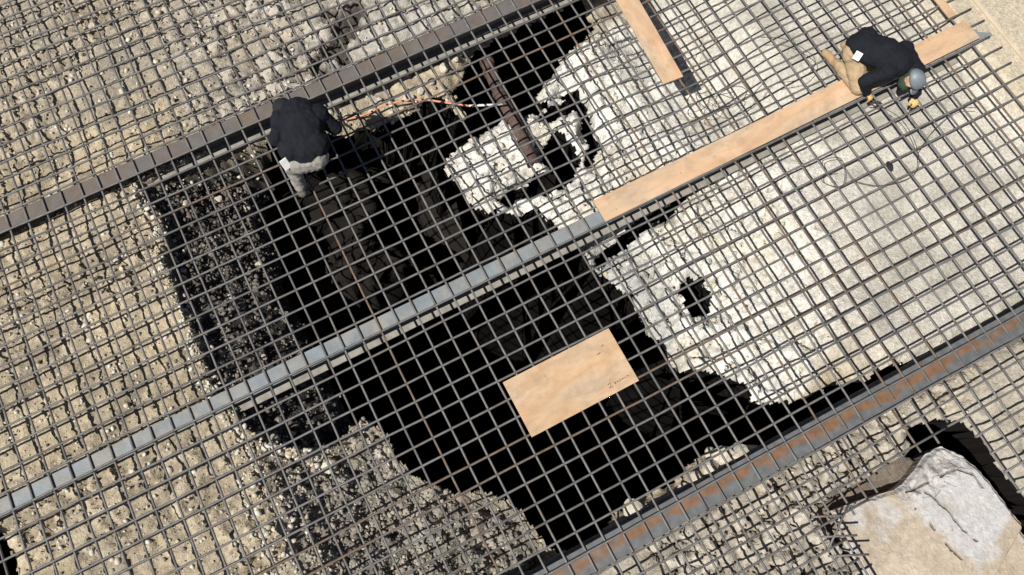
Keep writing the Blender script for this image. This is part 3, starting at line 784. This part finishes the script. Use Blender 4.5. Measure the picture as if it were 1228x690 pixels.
# ------------------------------------------------------------------ broken slab in the dug-out hole
def broken_slab():
    SL = [(6.94, -5.57), (7.19, -5.61), (7.46, -5.66), (7.70, -5.68), (7.87, -5.63), (8.08, -5.56), (8.28, -5.55), (8.41, -5.75), (8.47, -6.03), (8.51, -6.40), (8.57, -6.9), (8.3, -7.4), (7.4, -7.3), (6.9, -7.0), (6.86, -6.24), (6.88, -5.80)]
    P = np.array(SL); cx, cy = 7.7, -6.4
    seg = np.roll(P, -1, 0) - P; ln = np.hypot(seg[:, 0], seg[:, 1]); cum = np.concatenate([[0], np.cumsum(ln)])
    NA, NR = 420, 110
    u = np.linspace(0, cum[-1], NA, endpoint=False)
    k = np.clip(np.searchsorted(cum, u, side='right') - 1, 0, len(P) - 1)
    e = P[k] + seg[k] * ((u - cum[k]) / ln[k])[:, None]
    dr = 0.022 * fbm(e[:, 0], e[:, 1], 5, 4, 201) + 0.012 * fbm(e[:, 0], e[:, 1], 17, 3, 202)
    dirv = e - np.array([cx, cy]); dl = np.hypot(dirv[:, 0], dirv[:, 1])
    e = e + dirv / dl[:, None] * dr[:, None]
    r = np.linspace(0, 1, NR + 1)[1:] ** 0.8
    x = cx + (e[:, 0][None] - cx) * r[:, None]; y = cy + (e[:, 1][None] - cy) * r[:, None]
    edge = (1 - r)[:, None] * dl[None]
    def relief(x, y, edge):
        z = -0.27 + 0.035 * fbm(x, y, 1.0, 3, 203) + 0.006 * fbm(x, y, 9, 4, 204)
        rim = sst(-5.95, -5.72, y + 0.15 * fbm(x, y, 2.5, 3, 207)) * sst(7.5, 7.8, x)
        r1, r2, rid = worley(x, y, 9, 206)
        z = z + rim * (0.045 * fbm(x, y, 9, 4, 209) + 0.03 * (rid - 0.5) - 0.02)
        z = z - 0.13 * sst(0.0, 0.07, -(y + 6.66 - 0.45 * (x - 8.2)))
        z = z - 0.05 * sst(0.05, 0.0, edge) * (0.4 + vnoise(x, y, 9, 210))
        wx = x + 0.02 * fbm(x, y, 9, 3, 211); wy = y + 0.02 * fbm(x, y, 9, 3, 212)
        crack = np.zeros(x.shape)
        for pl_ in ([(7.85, -5.84), (7.90, -5.97), (7.93, -6.1), (7.95, -6.3), (8.0, -6.44)], [(7.66, -5.92), (7.7, -6.07), (7.72, -6.33), (7.77, -6.5)], [(8.36, -5.88), (8.37, -6.08), (8.4, -6.28)], [(7.68, -5.76), (7.97, -5.77), (8.24, -5.79), (8.35, -5.9)]):
            for a, b in zip(pl_[:-1], pl_[1:]):
                ex, ey = b[0] - a[0], b[1] - a[1]
                t = np.clip(((wx - a[0]) * ex + (wy - a[1]) * ey) / (ex * ex + ey * ey), 0, 1)
                d = np.hypot(wx - a[0] - t * ex, wy - a[1] - t * ey)
                crack = np.maximum(crack, sst(0.016, 0.004, d) * (vnoise(x, y, 8, 213) > 0.42))
        z = z - 0.035 * crack
        return z, crack, rim
    z, crack, rim = relief(x, y, edge)
    zc = float(relief(np.array([cx]), np.array([cy]), np.array([1.0]))[0][0])
    V = np.stack([x.ravel() - cx, y.ravel() - cy, z.ravel() + 0.75], 1)
    low = np.stack([x[-1] - cx, y[-1] - cy, np.zeros(NA)], 1)
    V = np.concatenate([V, low, [[0, 0, zc + 0.75]]])
    F = []
    for i in range(NR - 1):
        for a in range(NA):
            b = (a + 1) % NA
            F.append((i * NA + a, (i + 1) * NA + a, (i + 1) * NA + b, i * NA + b))
    for a in range(NA):
        b = (a + 1) % NA
        F.append(((NR - 1) * NA + a, NR * NA + a, NR * NA + b, (NR - 1) * NA + b))
        F.append(((NR + 1) * NA, a, b))
    me = bpy.data.meshes.new('broken_slab'); me.from_pydata(V.tolist(), [], F)
    # plaster-white part, bare tan concrete elsewhere, darker cracks and rim spots
    w = sst(7.58, 7.72, x + 0.22 * (y + 6.1) + 0.22 * fbm(x, y, 2.2, 4, 221)) * sst(0.0, -0.1, -(y + 6.58 - 0.45 * (x - 8.2)) + 0.06 * fbm(x, y, 3, 3, 222))
    w = np.maximum(w, 0.7 * sst(0.15, 0.45, fbm(x, y, 2.6, 4, 223)))[..., None]
    t = (0.5 + 0.5 * fbm(x, y, 1.7, 4, 224))[..., None]
    c = (np.array([0.40, 0.335, 0.26]) * (0.70 + 0.55 * t)) * (1 - w) + (np.array([0.45, 0.437, 0.425]) * (0.9 + 0.15 * t)) * w
    cr = np.maximum(crack, 0.5 * rim * (fbm(x, y, 8, 3, 225) > 0.25))[..., None]
    c = c * (1 - 0.7 * cr) + np.array([0.10, 0.08, 0.065]) * 0.7 * cr
    col = np.ones((len(V), 4)); col[:, :3] = (0.4, 0.35, 0.27); col[:NA * NR, :3] = c.reshape(-1, 3)
    at = me.color_attributes.new('soil', 'FLOAT_COLOR', 'POINT'); at.data.foreach_set('color', col.ravel())
    o = link('broken_slab', me, 'slab_concrete')
    o.location = (cx, cy, -0.75)
    tag(o, 'big cream broken concrete slab lying in the dug-out hole without mesh', 'concrete slab')
broken_slab()

# loose bar offcuts tied across the cut mesh edge
offc = [((6.62, -5.49), (6.90, -5.615), 0.036), ((6.97, -5.56), (6.58, -5.80), 0.058), ((6.60, -5.68), (6.90, -5.82), 0.036), ((6.56, -5.85), (6.90, -6.01), 0.036)]
lab = ['short bar offcut nearest the brown recess, on the cut mesh edge beside the slab', 'short bar offcut lying diagonally across the others beside the cream slab', 'middle of the parallel bar offcuts on the cut mesh edge by the slab', 'lowest of the parallel bar offcuts on the cut mesh edge by the slab']
for (a, b, z), l in zip(offc, lab):
    o = tube('bar_offcut', [(a[0], a[1], z), ((a[0] + b[0]) / 2, (a[1] + b[1]) / 2, z + 0.002), (b[0], b[1], z)], 0.0105, 'rebar_steel', sides=8)
    tag(o, l, 'rebar', 'bar offcuts by the slab')

# ------------------------------------------------------------------ pipe, hose, wires
pipe = empty('rusty_pipe', (6.25, 0.0, -0.5))
tag(pipe, 'rusty brown steel pipe hanging under the mesh above the pit beside the white rock', 'pipe')
pp = smooth_path([(0.06, 0.66, 0.04), (0.02, 0.5, 0.06), (-0.02, 0.1, 0.05), (-0.03, -0.35, 0.02), (-0.08, -0.82, -0.02)], 8)
tube('barrel', pp, 0.075, 'rusty_pipe', pipe, sides=14)
for t in (3, 9, 15, 21, 27):  # rings added to stand for bands of mesh shadow on the pipe
    c = pp[t]; dd = (pp[t + 1] - pp[t - 1]).normalized()
    tube('shadow_band', [c - dd * 0.03, c + dd * 0.03], 0.088, 'rusty_pipe', pipe, sides=14)

hose = empty('hose', (5.2, 0.4, -0.3))
tag(hose, 'thin orange hose with a white end curving under the mesh at the pit edge', 'hose')
hp = [Vector(p) - Vector((5.2, 0.4, -0.3)) for p in smooth_path([(4.45, 0.62, -0.36), (4.72, 0.55, -0.33), (4.95, 0.53, -0.28), (5.3, 0.42, -0.26), (5.6, 0.22, -0.27), (5.80, 0.08, -0.28)], 8)]
tube('orange_length', hp, 0.012, 'hose_orange', hose)
tube('white_end', [hp[-1], hp[-1] + Vector((0.2, -0.09, 0.0)), hp[-1] + Vector((0.36, -0.16, 0.0))], 0.013, 'hose_white', hose)

def loops(name, cx, cy, n, rad, label, seed, z=0.03, stretch=(1, 1), ang=0.0, r=0.0042):
    rr = random.Random(seed); ctrl = []
    for i in range(n):
        a = i * 1.25 + rr.uniform(-0.3, 0.3); q = rad * rr.uniform(0.45, 1.0)
        x = math.cos(a) * q * stretch[0] + (i / n - 0.5) * rad * 1.5 * stretch[0]; y = math.sin(a) * q * stretch[1]
        ctrl.append((cx + x * math.cos(ang) - y * math.sin(ang), cy + x * math.sin(ang) + y * math.cos(ang), z + rr.uniform(0, 0.05)))
    tag(tube(name, smooth_path(ctrl, 8), r, 'wire_steel', sides=5), label, 'wire', 'loose tie wire')
loops('wire_coil', 8.30, -1.33, 16, 0.22, 'tangled coil of dark tie wire on the mesh just above the long board', 1, stretch=(1.5, 0.8))
loops('wire_coil', 8.02, -1.22, 9, 0.15, 'smaller tangle of tie wire between the coil and the shorter board', 2)
loops('wire_coil', 8.85, -2.62, 8, 0.16, 'loose loops of thin wire on the mesh below the long board', 3, ang=1.0)
def wire(ctrl, label, r=0.004, z=0.03):
    tag(tube('wire', smooth_path([(a, b, z + c) for a, b, c in ctrl], 8), r, 'wire_steel', sides=5), label, 'wire')
wire([(9.72, -2.10, .0), (9.85, -2.45, .03), (9.78, -2.85, .01), (9.55, -3.05, .04), (9.2, -2.98, .0), (8.95, -2.80, .02)], 'long bent wire trailing over the mesh from the kneeling worker')
wire([(9.78, -2.85, .02), (10.1, -2.7, .03), (10.5, -2.62, .01), (10.7, -2.7, .02)], 'thin wire lying on the mesh right of the black rag')
wire([(9.05, -0.80, .0), (9.3, -1.0, .03), (9.45, -1.35, .02), (9.2, -1.5, .03), (8.9, -1.42, .01)], 'bent wire on the mesh behind the kneeling worker\'s boots')
def cable(ctrl, label):
    tag(tube('cable', smooth_path([(a, b, gz(a, b) + 0.012) for a, b in ctrl], 8), 0.010, 'rubber_black', sides=6), label, 'cable')
cable([(11.25, -1.05), (11.5, -1.33), (11.75, -1.52), (12.0, -1.62), (12.4, -1.72), (12.9, -2.1)], 'thin dark cable along the top edge of the bare concrete')
cable([(12.6, -2.3), (12.15, -2.28), (11.9, -2.42), (11.8, -2.7), (11.82, -3.1), (11.95, -3.6)], 'thin dark cable curving over the bare concrete at the right edge')

# black rag
bm = bmesh.new()
bmesh.ops.create_icosphere(bm, subdivisions=3, radius=1.0)
for v in bm.verts:
    n = 1 + 0.2 * math.sin(4 * v.co.x + 2) * math.sin(3 * v.co.y) + 0.12 * math.sin(5 * v.co.y + 3 * v.co.z)
    v.co = Vector((v.co.x * 0.03 * n, v.co.y * 0.055 * n, max(v.co.z, -0.5) * 0.022 * n))
o = from_bm('rag', bm, 'rubber_black', smooth=True); o.location = (9.42, -2.83, 0.038); o.rotation_euler = (0, 0, -0.2)
tag(o, 'small crumpled black rag lying on the mesh below the kneeling worker', 'rag')

# ------------------------------------------------------------------ people
def make_person(name, loc, prims, mats, voxel, label):
    """prims: (p0, p1, r0, r1, material index, flat axis or None, flat factor); one continuous skin"""
    bm = bmesh.new(); samples = []
    for (p0, p1, r0, r1, mi, ax, ff) in prims:
        p0, p1 = Vector(p0), Vector(p1); L = (p1 - p0).length
        n = max(1, int(L / (0.35 * min(r0, r1))))
        for i in range(n + 1):
            t = i / n; c = p0.lerp(p1, t); r = r0 + (r1 - r0) * t
            M = Matrix.Identity(3)
            if ax is not None:
                a = Vector(ax).normalized()
                M = Matrix([[(1 if i_ == j_ else 0) + (ff - 1) * a[i_] * a[j_] for j_ in range(3)] for i_ in range(3)])
            q = bmesh.ops.create_icosphere(bm, subdivisions=2, radius=r)
            for v in q['verts']: v.co = M @ v.co + c
            samples.append((c, r, mi, np.array(M.inverted())))
    me = bpy.data.meshes.new('tmp'); bm.to_mesh(me); bm.free()
    tmp = bpy.data.objects.new('tmp', me); C.objects.link(tmp)
    md = tmp.modifiers.new('r', 'REMESH'); md.mode = 'VOXEL'; md.voxel_size = voxel
    sm = tmp.modifiers.new('s', 'SMOOTH'); sm.iterations = 3; sm.factor = 0.5
    dg = bpy.context.evaluated_depsgraph_get()
    nm = bpy.data.meshes.new_from_object(tmp.evaluated_get(dg))
    bpy.data.objects.remove(tmp); bpy.data.meshes.remove(me)
    nm.name = name
    nf = len(nm.polygons)
    cen = np.zeros(nf * 3); nm.polygons.foreach_get('center', cen); cen = cen.reshape(-1, 3)
    best = np.full(nf, 1e9); mi_ = np.zeros(nf, int)
    for c, r, mi, Mi in samples:
        d = np.linalg.norm((cen - np.array(c)) @ Mi.T, axis=1) - r
        n = d < best; best[n] = d[n]; mi_[n] = mi
    nm.materials.clear()
    for k in mats: nm.materials.append(MATS[k])
    nm.polygons.foreach_set('material_index', mi_)
    for p in nm.polygons: p.use_smooth = True
    # cloth folds
    co = np.zeros(len(nm.vertices) * 3); nm.vertices.foreach_get('co', co); co = co.reshape(-1, 3)
    nr = np.zeros(len(nm.vertices) * 3); nm.vertices.foreach_get('normal', nr); nr = nr.reshape(-1, 3)
    f = fbm(co[:, 0] + co[:, 2] * 0.7, co[:, 1] - co[:, 2] * 0.6, 7.0, 3, 301)
    f = (0.5 - np.abs(f)) * 0.012 + 0.006 * fbm(co[:, 0] * 2 + co[:, 2], co[:, 1] + co[:, 2], 16.0, 2, 302)
    co += nr * f[:, None]
    nm.vertices.foreach_set('co', co.ravel()); nm.update()
    o = link(name, nm)
    o.location = loc
    tag(o, label, 'person')
    return o

def hand(w, d, nrm, mi, side=1, curl=0.6):
    """w wrist, d direction of fingers, nrm back-of-hand normal"""
    w, d, nrm = Vector(w), Vector(d).normalized(), Vector(nrm).normalized()
    s = d.cross(nrm).normalized() * side
    out = []
    k = w + d * 0.085
    out.append((w + d * 0.02, k, 0.030, 0.036, mi, nrm, 0.5))
    for f, (off, ln) in enumerate(((-0.030, 0.075), (-0.010, 0.085), (0.010, 0.08), (0.029, 0.062))):
        a = k + s * off
        b = a + (d * math.cos(curl * 0.5) - nrm * math.sin(curl * 0.5)) * ln * 0.5
        e = b + (d * math.cos(curl * 1.4) - nrm * math.sin(curl * 1.4)) * ln * 0.5
        out.append((a, b, 0.0105, 0.010, mi, None, 1)); out.append((b, e, 0.010, 0.0085, mi, None, 1))
    a = w + d * 0.035 - s * 0.030
    b = a - s * 0.030 + d * 0.025 - nrm * 0.01
    e = b + d * 0.032 - nrm * 0.015
    out.append((a, b, 0.013, 0.012, mi, None, 1)); out.append((b, e, 0.012, 0.010, mi, None, 1))
    return out

def head_prims(c, look, up, mi_skin, r=0.095):
    c, look, up = Vector(c), Vector(look).normalized(), Vector(up).normalized()
    up = (up - look * up.dot(look)).normalized(); s = look.cross(up)
    out = [(c, c + up * 0.02, r, r, mi_skin, s, 0.84), (c - up * 0.06 + look * 0.03, c - up * 0.075 + look * 0.045, 0.06, 0.05, mi_skin, s, 0.9)]
    out.append((c - up * 0.01 + look * 0.092, c - up * 0.035 + look * 0.106, 0.010, 0.016, mi_skin, None, 1))       # nose
    out.append((c - up * 0.066 + look * 0.088 - s * 0.02, c - up * 0.066 + look * 0.088 + s * 0.02, 0.009, 0.009, mi_skin, None, 1))  # mouth
    for q in (-1, 1):
        out.append((c + s * q * 0.083 - up * 0.02, c + s * q * 0.086 + up * 0.015, 0.014, 0.016, mi_skin, look, 0.8))   # ears
        out.append((c + s * q * 0.032 + look * 0.083 + up * 0.012, c + s * q * 0.036 + look * 0.083 + up * 0.012, 0.011, 0.011, mi_skin, None, 1))
    return out

def rel(prims, o):
    o = Vector(o)
    return [(Vector(a) - o, Vector(b) - o, r0, r1, m_, ax, f) for a, b, r0, r1, m_, ax, f in prims]

# --- standing worker bending forward at the pit (materials: 0 jacket 1 trousers 2 boots 3 skin 4 gloves)
oA = (3.85, -0.1, 0.0)
A = []
A += [((3.69, -0.26, 0.075), (3.745, -0.04, 0.065), 0.048, 0.045, 2, None, 1), ((3.70, -0.22, 0.08), (3.705, -0.21, 0.18), 0.055, 0.055, 2, None, 1)]
A += [((3.705, -0.21, 0.16), (3.72, -0.14, 0.44), 0.064, 0.082, 1, None, 1), ((3.72, -0.14, 0.44), (3.79, -0.28, 0.73), 0.085, 0.12, 1, None, 1)]
A += [((4.02, 0.02, 0.075), (4.07, 0.24, 0.065), 0.048, 0.045, 2, None, 1), ((4.02, 0.05, 0.08), (4.02, 0.06, 0.18), 0.055, 0.055, 2, None, 1)]
A += [((4.02, 0.06, 0.16), (4.03, 0.08, 0.46), 0.064, 0.082, 1, None, 1), ((4.03, 0.08, 0.46), (3.98, -0.31, 0.73), 0.085, 0.12, 1, None, 1)]
A += [((3.81, -0.29, 0.76), (3.97, -0.33, 0.76), 0.135, 0.135, 1, None, 1)]
A += [((3.80, -0.21, 0.87), (4.03, -0.27, 0.87), 0.135, 0.135, 0, None, 1)]
A += [((3.92, -0.22, 0.87), (3.985, -0.06, 0.94), 0.205, 0.225, 0, (0.1, 0.4, -0.9), 0.72), ((3.985, -0.06, 0.94), (4.0, 0.02, 0.95), 0.225, 0.205, 0, (0.1, 0.4, -0.9), 0.72)]
A += [((3.83, 0.08, 0.94), (4.17, -0.03, 0.95), 0.11, 0.11, 0, None, 1)]
A += [((3.95, 0.08, 0.95), (3.91, 0.15, 0.94), 0.075, 0.07, 0, None, 1)]
A += [((3.83, 0.08, 0.93), (3.70, 0.04, 0.74), 0.088, 0.07, 0, None, 1), ((3.70, 0.04, 0.74), (3.90, 0.26, 0.58), 0.068, 0.05, 0, None, 1)]
A += [((4.17, -0.03, 0.94), (4.27, -0.13, 0.78), 0.09, 0.072, 0, None, 1), ((4.27, -0.13, 0.78), (4.22, 0.12, 0.58), 0.068, 0.05, 0, None, 1)]
A += hand((3.90, 0.26, 0.58), (0.45, 0.7, -0.5), (0.2, 0.4, 0.8), 4, 1, 0.9) + hand((4.22, 0.12, 0.58), (-0.1, 0.85, -0.5), (0.1, 0.4, 0.8), 4, -1, 0.9)
A += head_prims((3.90, 0.205, 0.925), (-0.05, 0.6, -0.75), (-0.05, 0.8, 0.55), 3)
wa = make_person('person', oA, rel(A, oA), ['jacket_navy', 'trouser_grey', 'boot_dark', 'skin', 'glove_tan'], 0.0085, 'standing worker in dark jacket and grey trousers bending over beside the upper beam')
# cap
def cap(parent, c, up, look, material, name, r=0.107, brim=True, ridge=False):
    c, up, look = Vector(c), Vector(up).normalized(), Vector(look).normalized()
    look = (look - up * look.dot(up)).normalized(); s = look.cross(up)
    M = Matrix((s, look, up)).transposed()
    bm = bmesh.new()
    bmesh.ops.create_uvsphere(bm, u_segments=24, v_segments=14, radius=r)
    bmesh.ops.delete(bm, geom=[v for v in bm.verts if v.co.z < -0.012], context='VERTS')
    for v in bm.verts:
        k = 1.0
        if ridge and abs(v.co.x) < 0.022 and v.co.z > 0.02: k = 1.05
        v.co = M @ Vector((v.co.x * 0.92 * k, v.co.y * 1.12 * k, v.co.z * 0.98 * k)) + c
    if brim:
        res = []
        n = 13
        for ring in (0, 1):
            row = []
            for i in range(n):
                a = math.radians(20 + 140 * i / (n - 1)); q = r * (1.0 if ring == 0 else 1.42 if i not in (0, n - 1) else 1.1)
                row.append(bm.verts.new(M @ Vector((math.cos(a) * q * 0.92, math.sin(a) * q * 1.12, -0.008 - 0.012 * ring)) + c))
            res.append(row)
        for i in range(n - 1): bm.faces.new((res[0][i], res[0][i + 1], res[1][i + 1], res[1][i]))
    o = from_bm(name, bm, material, parent, smooth=True)
    md = o.modifiers.new('thick', 'SOLIDIFY'); md.thickness = 0.005
    return o
vA = Vector(oA)
cap(wa, Vector((3.897, 0.205, 0.935)) - vA, (-0.1, 0.55, 0.85), (-0.05, 0.8, -0.6), 'cap_dark', 'cap')
bm = bmesh.new(); add_box(bm, 0, 0, 0, 0.075, 0.012, 0.12, rot=Matrix.Rotation(0.25, 3, 'Z') @ Matrix.Rotation(-0.5, 3, 'X'), bevel=0.003)
o = from_bm('white_pouch', bm, 'white_tag', wa); o.location = Vector((3.685, -0.33, 0.865)) - vA

# --- kneeling worker on the long board
oB = (9.75, -1.75, 0.044)
B = []
B += [((9.60, -1.52, 0.085), (9.585, -1.35, 0.075), 0.050, 0.045, 2, None, 1), ((9.60, -1.53, 0.10), (9.60, -1.60, 0.105), 0.055, 0.06, 2, None, 1)]
B += [((9.60, -1.58, 0.11), (9.62, -1.90, 0.115), 0.062, 0.078, 1, None, 1), ((9.62, -1.91, 0.125), (9.66, -1.62, 0.34), 0.085, 0.115, 1, None, 1)]
B += [((9.84, -1.50, 0.085), (9.84, -1.36, 0.075), 0.050, 0.045, 2, None, 1), ((9.84, -1.53, 0.10), (9.85, -1.58, 0.105), 0.055, 0.06, 2, None, 1)]
B += [((9.85, -1.57, 0.11), (9.97, -1.82, 0.125), 0.062, 0.078, 1, None, 1), ((9.95, -1.81, 0.135), (9.82, -1.53, 0.34), 0.085, 0.115, 1, None, 1)]
B += [((9.66, -1.61, 0.36), (9.82, -1.54, 0.36), 0.135, 0.135, 1, None, 1)]
B += [((9.69, -1.62, 0.43), (9.83, -1.55, 0.43), 0.125, 0.125, 0, None, 1)]
B += [((9.735, -1.60, 0.41), (9.86, -1.83, 0.48), 0.17, 0.195, 0, (0.1, -0.1, 0.95), 0.8), ((9.86, -1.83, 0.48), (9.91, -1.94, 0.49), 0.195, 0.18, 0, (0.1, -0.1, 0.95), 0.78)]
B += [((9.77, -2.00, 0.48), (10.07, -1.87, 0.48), 0.098, 0.098, 0, None, 1)]
B += [((9.94, -2.02, 0.47), (9.97, -2.10, 0.44), 0.07, 0.065, 5, None, 1)]
B += [((9.76, -2.00, 0.47), (9.58, -1.94, 0.32), 0.080, 0.068, 0, None, 1), ((9.58, -1.94, 0.32), (9.655, -2.00, 0.145), 0.064, 0.046, 0, None, 1)]
B += [((10.08, -1.87, 0.47), (10.20, -2.09, 0.30), 0.080, 0.068, 0, None, 1), ((10.20, -2.09, 0.30), (10.09, -2.28, 0.155), 0.064, 0.046, 0, None, 1)]
B += hand((9.655, -2.00, 0.145), (0.35, -0.55, -0.55), (0.2, -0.5, 0.75), 4, 1, 0.9) + hand((10.09, -2.28, 0.155), (-0.1, -0.75, -0.6), (0.0, -0.6, 0.75), 4, -1, 0.9)
B += head_prims((9.995, -2.185, 0.40), (0.25, -0.35, -0.9), (0.45, -0.8, 0.35), 3)
B += [((9.965, -2.13, 0.36), (9.93, -2.17, 0.32), 0.07, 0.06, 5, None, 1)]
wb = make_person('person', oB, rel(B, oB), ['jacket_navy', 'trouser_khaki', 'boot_tan', 'skin', 'glove_tan', 'scarf_green'], 0.0085, 'kneeling worker in dark jacket, khaki trousers and grey helmet on the long board')
vB = Vector(oB)
hl = cap(wb, Vector((10.0, -2.20, 0.415)) - vB, (0.35, -0.62, 0.70), (0.3, -0.5, -0.8), 'helmet_grey', 'helmet', r=0.112, brim=True, ridge=True)
bm = bmesh.new(); add_box(bm, 0, 0, 0, 0.09, 0.075, 0.01, rot=Matrix.Rotation(0.5, 3, 'Z') @ Matrix.Rotation(-0.5, 3, 'Y'), bevel=0.002)
o = from_bm('white_patch', bm, 'white_tag', wb); o.location = Vector((9.565, -1.715, 0.50)) - vB

# pliers in the kneeling worker's hand
pl = empty('pliers', (9.74, -2.13, 0.045))
tag(pl, 'dark tying pliers in the kneeling worker\'s glove', 'pliers')
for s in (-1, 1):
    tube('handle', [(-0.09, 0.03 * s + 0.05, 0.03), (-0.04, 0.022 * s + 0.02, 0.02), (0.0, 0.0, 0.006), (0.05, -0.012 * s - 0.03, 0.0)], 0.007, 'wire_steel', pl, sides=6)
bm = bmesh.new(); add_box(bm, 0.01, -0.005, 0.005, 0.035, 0.03, 0.018, rot=Matrix.Rotation(-0.5, 3, 'Z'), bevel=0.004)
from_bm('joint', bm, 'wire_steel', pl)
